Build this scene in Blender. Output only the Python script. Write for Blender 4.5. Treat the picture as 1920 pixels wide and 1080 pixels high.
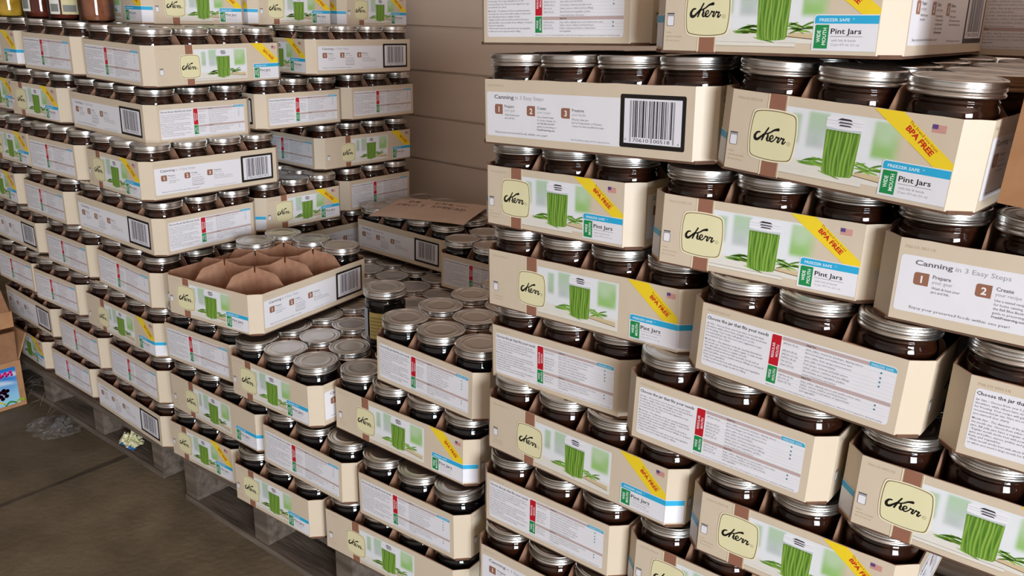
import bpy, math, random
import numpy as np
from mathutils import Matrix, Vector

# ---------------------------------------------------------------- clear, camera, world, lights, exposure
for o in list(bpy.data.objects):
    bpy.data.objects.remove(o, do_unlink=True)
SC = bpy.context.scene
COL = SC.collection
R = math.radians
random.seed(7)

def srgb(r, g, b):
    def f(c):
        c /= 255.0
        return c / 12.92 if c <= 0.04045 else ((c + 0.055) / 1.055) ** 2.4
    return (f(r), f(g), f(b))

cam_d = bpy.data.cameras.new('camera')
cam = bpy.data.objects.new('camera', cam_d)
COL.objects.link(cam)
SC.camera = cam
cam_d.sensor_fit = 'HORIZONTAL'
cam_d.sensor_width = 36.0
cam_d.lens = 1573.672 / 1920.0 * 36.0
cam_d.clip_start = 0.02
cam_d.clip_end = 60
YAW, PITCH, ROLL = 0.6625108, 0.3167575, 0.0279767
_f = Vector((-math.sin(YAW) * math.cos(PITCH), math.cos(YAW) * math.cos(PITCH), -math.sin(PITCH)))
_r = Vector((math.cos(YAW), math.sin(YAW), 0))
_u = _r.cross(_f)
_r2 = _r * math.cos(ROLL) + _u * math.sin(ROLL)
_u2 = -_r * math.sin(ROLL) + _u * math.cos(ROLL)
cam.matrix_world = Matrix((
    (_r2.x, _u2.x, -_f.x, 0.0),
    (_r2.y, _u2.y, -_f.y, 0.0),
    (_r2.z, _u2.z, -_f.z, 1.2043249),
    (0, 0, 0, 1)))

world = bpy.data.worlds.new('world')
SC.world = world
world.use_nodes = True
wn = world.node_tree.nodes
wn['Background'].inputs['Color'].default_value = (1.0, 0.92, 0.87, 1)
wn['Background'].inputs['Strength'].default_value = 0.55

def area_light(name, loc, rot, sx, sy, power, color):
    d = bpy.data.lights.new(name, 'AREA')
    d.shape = 'RECTANGLE'
    d.size, d.size_y = sx, sy
    d.energy = power
    d.color = color
    o = bpy.data.objects.new(name, d)
    COL.objects.link(o)
    o.location = loc
    o.rotation_euler = rot
    return o
# daylight through the open door in the right-hand wall
area_light('doorway_daylight', (3.65, -1.9, 1.15), (0, R(90), 0), 2.1, 1.8, 325.0, (0.92, 0.985, 1.05))

vs = SC.view_settings
vs.view_transform = 'Standard'
vs.look = 'None'
vs.gamma = 1.0
vs.exposure = 0.0
vs.use_curve_mapping = False

# ---------------------------------------------------------------- materials
def new_mat(name):
    m = bpy.data.materials.new(name)
    m.use_nodes = True
    return m, m.node_tree, m.node_tree.nodes['Principled BSDF']

def plain(name, col, rough=0.6, metal=0.0, coat=0.0, spec=0.5):
    m, t, p = new_mat(name)
    p.inputs['Base Color'].default_value = (*col, 1)
    p.inputs['Roughness'].default_value = rough
    p.inputs['Metallic'].default_value = metal
    p.inputs['Coat Weight'].default_value = coat
    p.inputs['Specular IOR Level'].default_value = spec
    return m

def noisy(name, c1, c2, scale=8.0, rough=0.8, bump=0.1, detail=6.0, stretch=(1, 1, 1), bscale=None, metal=0.0):
    m, t, p = new_mat(name)
    N, Lk = t.nodes, t.links
    tc = N.new('ShaderNodeTexCoord')
    mp = N.new('ShaderNodeMapping')
    mp.inputs['Scale'].default_value = stretch
    nz = N.new('ShaderNodeTexNoise')
    nz.inputs['Scale'].default_value = scale
    nz.inputs['Detail'].default_value = detail
    rp = N.new('ShaderNodeValToRGB')
    rp.color_ramp.elements[0].position = 0.32
    rp.color_ramp.elements[1].position = 0.68
    rp.color_ramp.elements[0].color = (*c1, 1)
    rp.color_ramp.elements[1].color = (*c2, 1)
    Lk.new(tc.outputs['Object'], mp.inputs['Vector'])
    Lk.new(mp.outputs['Vector'], nz.inputs['Vector'])
    Lk.new(nz.outputs['Fac'], rp.inputs['Fac'])
    Lk.new(rp.outputs['Color'], p.inputs['Base Color'])
    p.inputs['Roughness'].default_value = rough
    p.inputs['Metallic'].default_value = metal
    if bump:
        bp = N.new('ShaderNodeBump')
        bp.inputs['Strength'].default_value = bump
        bp.inputs['Distance'].default_value = 0.01
        src = nz
        if bscale:
            src = N.new('ShaderNodeTexNoise')
            src.inputs['Scale'].default_value = bscale
            src.inputs['Detail'].default_value = 4
            Lk.new(mp.outputs['Vector'], src.inputs['Vector'])
        Lk.new(src.outputs['Fac'], bp.inputs['Height'])
        Lk.new(bp.outputs['Normal'], p.inputs['Normal'])
    return m

# printed carton: the ink colours are stored per face, the sheen is a thin varnish
m, t, p = new_mat('printed_carton')
at = t.nodes.new('ShaderNodeAttribute')
at.attribute_name = 'Ink'
t.links.new(at.outputs['Color'], p.inputs['Base Color'])
p.inputs['Roughness'].default_value = 0.42
p.inputs['Specular IOR Level'].default_value = 0.4
_tc = t.nodes.new('ShaderNodeTexCoord')
_nz = t.nodes.new('ShaderNodeTexNoise')
_nz.inputs['Scale'].default_value = 22
_nz.inputs['Detail'].default_value = 2
_bp = t.nodes.new('ShaderNodeBump')
_bp.inputs['Strength'].default_value = 0.25
_bp.inputs['Distance'].default_value = 0.004
t.links.new(_tc.outputs['Object'], _nz.inputs['Vector'])
t.links.new(_nz.outputs['Fac'], _bp.inputs['Height'])
t.links.new(_bp.outputs['Normal'], p.inputs['Normal'])
M_PRINT = m

M_KRAFT = noisy('brown_kraft_board', srgb(164, 122, 97), srgb(182, 140, 113), 60, 0.85, 0.05)
M_BOX = noisy('corrugated_box_board', srgb(168, 122, 84), srgb(184, 138, 98), 30, 0.85, 0.05)
M_BOXD = noisy('darker_box_board', srgb(140, 100, 70), srgb(156, 114, 82), 30, 0.85, 0.05)
M_BAND = noisy('tinned_steel', (0.60, 0.59, 0.57), (0.72, 0.71, 0.69), 40, 0.27, 0.0, metal=1.0)
M_LID = noisy('lid_steel', (0.60, 0.575, 0.54), (0.70, 0.67, 0.63), 25, 0.30, 0.03, metal=1.0, bscale=30)
M_BROWN = noisy('brown_fruit_butter', srgb(40, 18, 9), srgb(58, 27, 14), 30, 0.6, 0.05)
M_BLACK = noisy('black_fruit_spread', srgb(9, 5, 7), srgb(16, 9, 11), 30, 0.55, 0.05)
M_PALEB = noisy('pale_brown_fruit_butter', srgb(128, 78, 54), srgb(146, 92, 64), 60, 0.6, 0.05)
M_YELLOW = noisy('yellow_pickles', srgb(150, 112, 30), srgb(196, 158, 60), 45, 0.5, 0.2)
M_RED = noisy('dark_red_preserve', srgb(78, 30, 20), srgb(104, 44, 30), 40, 0.5, 0.05)

for _m in (M_BROWN, M_BLACK, M_PALEB, M_YELLOW, M_RED):
    _m.node_tree.nodes['Principled BSDF'].inputs['Specular IOR Level'].default_value = 0.03   # wet against the glass

# jar glass: thin-walled, clear, with a Fresnel sheen
m, t, p = new_mat('clear_jar_glass')
t.nodes.remove(p)
_g = t.nodes.new('ShaderNodeBsdfGlossy')
_g.inputs['Roughness'].default_value = 0.03
_g.inputs['Color'].default_value = (1, 1, 1, 1)
_tr = t.nodes.new('ShaderNodeBsdfTransparent')
_tr.inputs['Color'].default_value = (0.93, 0.95, 0.94, 1)
_fr = t.nodes.new('ShaderNodeFresnel')
_fr.inputs['IOR'].default_value = 1.5
_mx = t.nodes.new('ShaderNodeMixShader')
t.links.new(_fr.outputs['Fac'], _mx.inputs['Fac'])
t.links.new(_tr.outputs['BSDF'], _mx.inputs[1])
t.links.new(_g.outputs['BSDF'], _mx.inputs[2])
t.links.new(_mx.outputs['Shader'], t.nodes['Material Output'].inputs['Surface'])
M_GLASS = m
M_PALLET = noisy('weathered_pallet_wood', srgb(78, 68, 58), srgb(118, 106, 94), 6, 0.85, 0.3, stretch=(1, 8, 8), bscale=14)
M_BASE = noisy('dark_corrugated_edge', srgb(92, 66, 50), srgb(110, 80, 62), 60, 0.9, 0.05)
M_PAPER = noisy('plain_paper', srgb(206, 182, 166), srgb(214, 190, 174), 20, 0.7, 0.03)
M_INK = plain('dark_marker_ink', srgb(40, 28, 26), 0.6)

# ---------------------------------------------------------------- object helpers
def mesh_obj(name, me, parent=None, mat=None):
    o = bpy.data.objects.new(name, me)
    COL.objects.link(o)
    if parent is not None:
        o.parent = parent
    if mat is not None and not me.materials:
        me.materials.append(mat)
    return o

def empty(name, mat4):
    o = bpy.data.objects.new(name, None)
    o.empty_display_size = 0.03
    COL.objects.link(o)
    o.matrix_world = mat4
    return o

def tag(o, label, cat, group=None, kind=None):
    o['label'] = label
    o['category'] = cat
    if group:
        o['group'] = group
    if kind:
        o['kind'] = kind
    return o

def structure(o):
    o['kind'] = 'structure'
    return o

def mesh_from(name, verts, faces, mats=(), midx=None, smooth=False):
    me = bpy.data.meshes.new(name)
    me.from_pydata([tuple(v) for v in verts], [], faces)
    for mm in mats:
        me.materials.append(mm)
    if midx is not None:
        me.polygons.foreach_set('material_index', midx)
    if smooth:
        me.polygons.foreach_set('use_smooth', [True] * len(me.polygons))
    me.update()
    return me

def lathe(name, prof, seg=40, mat=None, smooth=True, knurl=None):
    """prof: list of (r, z); knurl=(i0, i1, depth) alternates the radius of those rings."""
    V, F = [], []
    n = len(prof)
    for j in range(seg):
        a = 2 * math.pi * j / seg
        for i, (r, z) in enumerate(prof):
            rr = r
            if knurl and knurl[0] <= i <= knurl[1] and j % 2:
                rr = r - knurl[2]
            V.append((rr * math.cos(a), rr * math.sin(a), z))
    for j in range(seg):
        k = (j + 1) % seg
        for i in range(n - 1):
            F.append((j * n + i, k * n + i, k * n + i + 1, j * n + i + 1))
    me = mesh_from(name, V, F, [mat] if mat else [], smooth=smooth)
    return me

class MB:
    """small mesh builder for boxes and sheets"""
    def __init__(self):
        self.v, self.f = [], []
    def box(self, x0, x1, y0, y1, z0, z1, M=None):
        b = len(self.v)
        P = [(x0, y0, z0), (x1, y0, z0), (x1, y1, z0), (x0, y1, z0), (x0, y0, z1), (x1, y0, z1), (x1, y1, z1), (x0, y1, z1)]
        if M is not None:
            P = [tuple(M @ Vector(q)) for q in P]
        self.v += P
        self.f += [(b, b + 3, b + 2, b + 1), (b + 4, b + 5, b + 6, b + 7), (b, b + 1, b + 5, b + 4), (b + 1, b + 2, b + 6, b + 5), (b + 2, b + 3, b + 7, b + 6), (b + 3, b, b + 4, b + 7)]
        return self
    def tube(self, pts, r, seg=6):
        b = len(self.v)
        n = len(pts)
        for i, p in enumerate(pts):
            p = Vector(p)
            d = (Vector(pts[min(i + 1, n - 1)]) - Vector(pts[max(i - 1, 0)])).normalized()
            a = d.orthogonal().normalized()
            c = d.cross(a)
            for k in range(seg):
                t = 2 * math.pi * k / seg
                self.v.append(tuple(p + a * r * math.cos(t) + c * r * math.sin(t)))
        for i in range(n - 1):
            for k in range(seg):
                k2 = (k + 1) % seg
                self.f.append((b + i * seg + k, b + i * seg + k2, b + (i + 1) * seg + k2, b + (i + 1) * seg + k))
        self.f.append(tuple(b + k for k in reversed(range(seg))))
        self.f.append(tuple(b + (n - 1) * seg + k for k in range(seg)))
        return self
    def prism(self, outline, z0, z1, M=None):
        """outline: CCW list of (x, y), extruded from z0 to z1"""
        b = len(self.v)
        n = len(outline)
        P = [(x, y, z0) for x, y in outline] + [(x, y, z1) for x, y in outline]
        if M is not None:
            P = [tuple(M @ Vector(q)) for q in P]
        self.v += P
        self.f.append(tuple(b + i for i in reversed(range(n))))
        self.f.append(tuple(b + n + i for i in range(n)))
        for i in range(n):
            k = (i + 1) % n
            self.f.append((b + i, b + k, b + n + k, b + n + i))
        return self
    def mesh(self, name, mat=None, smooth=False):
        return mesh_from(name, self.v, self.f, [mat] if mat else [], smooth=smooth)

# ---------------------------------------------------------------- printed faces of the jar trays
TL_, TW_, TH_, TC_ = 0.3762, 0.2858, 0.0895, 0.0213      # tray length, width, wall height, corner cut
C_TAN = srgb(209, 194, 172)
C_TAN2 = srgb(196, 178, 154)
C_WHITE = srgb(228, 228, 234)
C_CREAM = srgb(238, 228, 196)
C_BADGE = srgb(226, 220, 178)
C_BROWN = srgb(148, 102, 82)
C_BADGEB = srgb(104, 88, 60)
C_BLACK = srgb(26, 22, 20)
C_GREY = srgb(104, 100, 104)
C_LGREY = srgb(158, 156, 164)
C_RED = srgb(188, 24, 40)
C_GREEN = srgb(26, 138, 74)
C_BLUE = srgb(44, 170, 216)
C_YEL = srgb(238, 208, 42)

_txt_cache = {}
def text_geo(s, bold):
    key = (s, bold)
    if key in _txt_cache:
        return _txt_cache[key]
    cu = bpy.data.curves.new('t', 'FONT')
    cu.body = s
    cu.size = 1.0
    cu.resolution_u = 2 if len(s) < 20 else 1
    cu.offset = 0.018 * bold
    o = bpy.data.objects.new('t', cu)
    COL.objects.link(o)
    me = o.to_mesh()
    v = np.empty(len(me.vertices) * 3)
    me.vertices.foreach_get('co', v)
    v = v.reshape(-1, 3)[:, :2]
    f = [tuple(p.vertices) for p in me.polygons]
    o.to_mesh_clear()
    bpy.data.objects.remove(o)
    bpy.data.curves.remove(cu)
    _txt_cache[key] = (v, f)
    return v, f

class Print:
    """flat ink shapes in millimetres on one face; lv is the ink layer"""
    def __init__(self):
        self.v, self.f, self.c = [], [], []
    def poly(self, pts, col, lv=1):
        b = len(self.v)
        self.v += [(x, y, lv) for x, y in pts]
        self.f.append(tuple(range(b, b + len(pts))))
        self.c.append([col] * len(pts))
    def rect(self, x0, y0, x1, y1, col, lv=1):
        self.poly([(x0, y0), (x1, y0), (x1, y1), (x0, y1)], col, lv)
    def rrect(self, x0, y0, x1, y1, r, col, lv=1, corners='1234', n=5):
        P = []
        for k, (cx, cy, a0) in enumerate(((x1 - r, y1 - r, 0), (x0 + r, y1 - r, 90), (x0 + r, y0 + r, 180), (x1 - r, y0 + r, 270))):
            if str(k + 1) in corners:
                for i in range(n + 1):
                    a = R(a0 + 90 * i / n)
                    P.append((cx + r * math.cos(a), cy + r * math.sin(a)))
            else:
                P.append(((x1, y1), (x0, y1), (x0, y0), (x1, y0))[k])
        self.poly(P, col, lv)
    def badge(self, cx, cy, hw, hh, col, lv, n=9):
        """rounded square with bowed sides"""
        P = []
        r = 0.22 * hw
        bow = 0.065
        C = [(hw * (1 - bow), hh * (1 - bow))]
        for k in range(4):
            sx, sy = ((1, 1), (-1, 1), (-1, -1), (1, -1))[k]
            ccx, ccy = sx * (hw * (1 - bow) - r), sy * (hh * (1 - bow) - r)
            a0 = 90 * k
            for i in range(6):
                a = R(a0 + 12 + 66 * i / 5)
                P.append((cx + ccx + r * math.cos(a), cy + ccy + r * math.sin(a)))
            nx, ny = ((-1, 1), (-1, -1), (1, -1), (1, 1))[k]
            # bowed side from this corner to the next
            for i in range(1, n):
                t = i / n
                s = 1 - 2 * t
                bulge = bow * (1 - s * s)
                if k == 0:
                    P.append((cx + s * (hw * (1 - bow) - r * 0.75), cy + hh * (1 - bow) + hh * bulge))
                elif k == 1:
                    P.append((cx - hw * (1 - bow) - hw * bulge, cy + s * (hh * (1 - bow) - r * 0.75)))
                elif k == 2:
                    P.append((cx - s * (hw * (1 - bow) - r * 0.75), cy - hh * (1 - bow) - hh * bulge))
                else:
                    P.append((cx + hw * (1 - bow) + hw * bulge, cy - s * (hh * (1 - bow) - r * 0.75)))
        self.poly(P, col, lv)
    def stroke(self, pts, col, lv=1, k=1.0, ox=0, oy=0, s=1.0):
        """brush stroke with a radius at every point"""
        # smooth the path with Catmull-Rom
        P = [np.array(p, float) for p in pts]
        Q = []
        for i in range(len(P) - 1):
            p0, p1, p2, p3 = P[max(i - 1, 0)], P[i], P[i + 1], P[min(i + 2, len(P) - 1)]
            for j in range(5):
                t = j / 5
                Q.append(0.5 * ((2 * p1) + (p2 - p0) * t + (2 * p0 - 5 * p1 + 4 * p2 - p3) * t * t + (3 * p1 - p0 - 3 * p2 + p3) * t ** 3))
        Q.append(P[-1])
        L, Rr = [], []
        for i, q in enumerate(Q):
            d = Q[min(i + 1, len(Q) - 1)][:2] - Q[max(i - 1, 0)][:2]
            d = d / (np.hypot(*d) + 1e-9)
            nrm = np.array([-d[1], d[0]]) * abs(q[2]) * k
            L.append((q[:2] + nrm) * s + (ox, oy))
            Rr.append((q[:2] - nrm) * s + (ox, oy))
        for i in range(len(Q) - 1):
            self.poly([L[i], Rr[i], Rr[i + 1], L[i + 1]], col, lv)
        for q in (Q[0], Q[-1]):
            r = abs(q[2]) * k
            self.poly([((q[0] + r * math.cos(a * math.pi / 5)) * s + ox, (q[1] + r * math.sin(a * math.pi / 5)) * s + oy) for a in range(10)], col, lv)
    def text(self, s, x, y, cap, col, lv=3, bold=0, rot=0, width=None, align='l'):
        """cap: capital height in mm; width squeezes the line to that length"""
        v, f = text_geo(s, bold)
        if not len(v):
            return
        k = cap / 0.72
        v = v * k
        x0, x1 = v[:, 0].min(), v[:, 0].max()
        v = v - (x0, 0)
        if width:
            v = v * (width / (x1 - x0), 1)
        w = v[:, 0].max()
        if align == 'c':
            v = v - (w / 2, 0)
        if align == 'r':
            v = v - (w, 0)
        c, sn = math.cos(R(rot)), math.sin(R(rot))
        v = np.c_[v[:, 0] * c - v[:, 1] * sn + x, v[:, 0] * sn + v[:, 1] * c + y]
        b = len(self.v)
        self.v += [(a[0], a[1], lv) for a in v]
        for q in f:
            self.f.append(tuple(b + i for i in q))
            self.c.append([col] * len(q))
    def grid(self, x0, y0, x1, y1, nx, ny, fn, lv=1, clip=None):
        b = len(self.v)
        cols = []
        for j in range(ny + 1):
            for i in range(nx + 1):
                x, y = x0 + (x1 - x0) * i / nx, y0 + (y1 - y0) * j / ny
                if clip:
                    x, y = clip(i / nx, j / ny)
                self.v.append((x, y, lv))
                cols.append(fn(x, y, i / nx, j / ny))
        for j in range(ny):
            for i in range(nx):
                q = (j * (nx + 1) + i, j * (nx + 1) + i + 1, (j + 1) * (nx + 1) + i + 1, (j + 1) * (nx + 1) + i)
                self.f.append(tuple(b + a for a in q))
                self.c.append([cols[a] for a in q])

KERR = [
 [(-15.0, 1.9, 0.5), (-18.0, 1.2, 0.62), (-20.4, -2.6, 0.85), (-19.6, -6.0, 1.0), (-16.6, -6.2, 0.85), (-13.4, -3.4, 0.68), (-10.4, -0.6, 0.66), (-8.6, 1.4, 0.5)],
 [(-5.2, 7.6, 0.5), (-7.6, 3.2, 0.55), (-9.6, -1.2, 0.6), (-11.6, -6.4, 0.55)],
 [(6.4, 7.2, 0.95), (1.6, 5.9, 0.62), (-3.0, 2.6, 0.48), (-8.8, 0.2, 0.4)],
 [(-5.2, 1.6, 0.45), (-4.9, -1.6, 0.65), (-5.6, -4.8, 0.72), (-4.4, -6.4, 0.52), (-2.6, -5.6, 0.4), (-1.0, -4.0, 0.34)],
 [(-1.3, -4.3, 0.34), (1.3, -2.4, 0.38), (1.0, -0.2, 0.4), (-1.0, -0.6, 0.45), (-2.4, -3.5, 0.58), (-1.4, -6.1, 0.58), (1.2, -6.3, 0.45), (4.3, -3.1, 0.36)],
 [(4.3, -3.1, 0.34), (5.5, -0.4, 0.42), (6.0, -1.6, 0.42), (8.6, -1.4, 0.5), (7.6, -3.9, 0.5), (7.1, -5.8, 0.56), (8.2, -6.5, 0.44), (10.0, -3.9, 0.34)],
 [(10.0, -3.9, 0.34), (11.3, -0.8, 0.42), (11.8, -2.0, 0.42), (14.5, -1.8, 0.52), (13.5, -4.4, 0.52), (13.0, -6.4, 0.58), (14.2, -7.0, 0.48), (16.6, -4.4, 0.34)],
]
def sm(a, b, x):
    t = min(1, max(0, (x - a) / (b - a)))
    return t * t * (3 - 2 * t)
def mixc(a, b, t):
    return tuple(a[i] * (1 - t) + b[i] * t for i in range(3))

def bean_picture(P, x0, x1, y0, y1, jx, fade):
    """the printed photograph: window, table, pods and a jar of green beans"""
    wall = srgb(226, 230, 234)
    glass1, glass2 = srgb(178, 204, 176), srgb(186, 196, 196)
    leaf = srgb(150, 194, 116)
    tbl = srgb(222, 220, 212)
    rnd = random.Random(3)
    ph = [rnd.uniform(0, 6.28) for _ in range(8)]
    def bg(x, y, u, v):
        X = x - jx
        c = wall
        def pane(a, b, lo, hi):
            return sm(a - 2.6, a + 2.6, X) * (1 - sm(b - 2.6, b + 2.6, X)) * sm(lo - 4, lo + 4, y) * (1 - sm(hi - 2, hi + 2, y))
        g = 0.5 + 0.5 * math.sin(X * 0.21 + ph[0]) * math.sin(y * 0.16 + ph[1])
        g2 = 0.5 + 0.5 * math.sin(X * 0.13 + ph[2]) * math.sin(y * 0.11 + ph[3])
        c = mixc(c, mixc(mixc(glass2, glass1, sm(40, 74, y)), srgb(206, 212, 212), 0.7 * g * (1 - sm(48, 62, y))), pane(-39, -17, 40, 77))
        c = mixc(c, mixc(glass1, srgb(170, 186, 166), g2), pane(-58, -47, 42, 73))
        c = mixc(c, mixc(srgb(196, 214, 190), leaf, sm(-0.2, 1.0, g2 * sm(78, 48, y) + 0.25)), pane(31, 62, 40, 77))
        c = mixc(tbl, c, sm(24.5, 27.5, y))
        if fade:
            c = mixc(c, C_TAN, sm(x1 - 16, x1 - 1, x))
        return c
    P.grid(x0, y0, x1, y1, 70, 40, bg, 2)
    # pods on the table
    pods = [srgb(98, 146, 48), srgb(126, 172, 66), srgb(82, 128, 42), srgb(150, 190, 88)]
    for k in range(26):
        side = -1 if k < 14 else 1
        if side < 0:
            cx, cy = jx - 30 + rnd.uniform(-12, 12), 25 + rnd.uniform(-3.5, 3.5)
        else:
            cx, cy = jx + 32 + rnd.uniform(-11, 11), 28 + rnd.uniform(-4, 4)
        l, a = rnd.uniform(11, 19), rnd.uniform(-0.35, 0.35)
        pts = []
        for i in range(5):
            t = i / 4 - 0.5
            pts.append((cx + l * t * math.cos(a), cy + l * t * math.sin(a) + 1.6 * (0.25 - t * t), 0.3 + 1.0 * (0.25 - t * t) * 2.8))
        pts = [q for q in pts if x0 + 1 < q[0] < x1 - 1]
        if len(pts) >= 3:
            P.stroke(pts, pods[k % 4], 3)
    for cx, cy, a in ((jx - 12, 15.5, -0.2), (jx - 5, 14.5, -0.28)):
        P.stroke([(cx - 9 * math.cos(a), cy - 9 * math.sin(a), 0.2), (cx, cy, 1.0), (cx + 9 * math.cos(a), cy + 9 * math.sin(a), 0.2)], pods[k % 4 if cx < jx - 8 else 0], 3)
    # table board under the right-hand pods
    P.poly([(jx + 16, 19), (min(x1, jx + 62), 15.5), (min(x1, jx + 62), 22), (jx + 22, 23)], srgb(206, 188, 150), 3)
    P.poly([(jx + 16, 18.3), (min(x1, jx + 62), 14.6), (min(x1, jx + 62), 15.6), (jx + 16, 19.2)], srgb(120, 88, 62), 3)
    # the jar
    hw, yb, yt = 18.6, 15.5, 63
    def clip(u, v):
        y = yb + (yt - yb) * v
        w = hw - 1.8 * (1 - v) - (2.4 * (1 - v / 0.08) ** 2 if v < 0.08 else 0) - (1.2 * ((v - 0.94) / 0.06) if v > 0.94 else 0)
        return jx + w * (2 * u - 1), y - 1.2 * math.sin(math.pi * u) * (1 - v)
    rb = [rnd.uniform(-0.5, 0.5) for _ in range(40)]
    def beans(x, y, u, v):
        s = u * 9 + 0.22 * math.sin(v * 5 + 3 * rb[int(u * 9)])
        fr = s - math.floor(s)
        k = int(s) % 40
        base = mixc(srgb(96, 142, 44), srgb(140, 178, 70), 0.5 + rb[k])
        c = mixc(srgb(72, 112, 34), base, sm(0.0, 0.35, fr) * sm(1.0, 0.75, fr))
        c = mixc(c, srgb(174, 206, 112), 0.55 * sm(0.3, 0.45, fr) * sm(0.6, 0.45, fr))
        e = abs(2 * u - 1)
        c = mixc(c, srgb(120, 160, 60), 0.5 * sm(0.75, 1.0, e))
        return mixc(c, srgb(66, 100, 40), 0.6 * sm(0.9, 1.0, v))
    P.grid(0, 0, 1, 1, 54, 24, beans, 4, clip)
    # clear shoulder, lid and band of the printed jar
    P.poly([(jx - hw - 0.4, 61.5), (jx + hw + 0.4, 61.5), (jx + hw, 65), (jx - hw, 65)], srgb(196, 204, 206), 5)
    P.poly([(jx - 19.4, 64.5), (jx - 6, 63.4), (jx + 6, 63.4), (jx + 19.4, 64.5), (jx + 19.4, 73.5), (jx + 15, 75.6), (jx, 76.6), (jx - 15, 75.6), (jx - 19.4, 73.5)], srgb(232, 232, 238), 6)
    P.poly([(jx - 8, 72.4), (jx + 8, 72.4), (jx + 6, 74.2), (jx - 4, 74.6)], srgb(48, 44, 52), 7)
    P.poly([(jx - 7, 69.2), (jx + 9, 69.2), (jx + 7, 70.6), (jx - 5, 70.9)], srgb(86, 80, 92), 7)
    P.poly([(jx - 6, 66.4), (jx + 8, 66.4), (jx + 6, 67.8), (jx - 4, 68.0)], srgb(66, 58, 72), 7)
    P.rect(jx - 19.2, 70.9, jx + 19.2, 71.5, srgb(196, 198, 204), 7)
    P.rect(jx - 19.2, 68.1, jx + 19.2, 68.6, srgb(204, 206, 212), 7)

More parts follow.
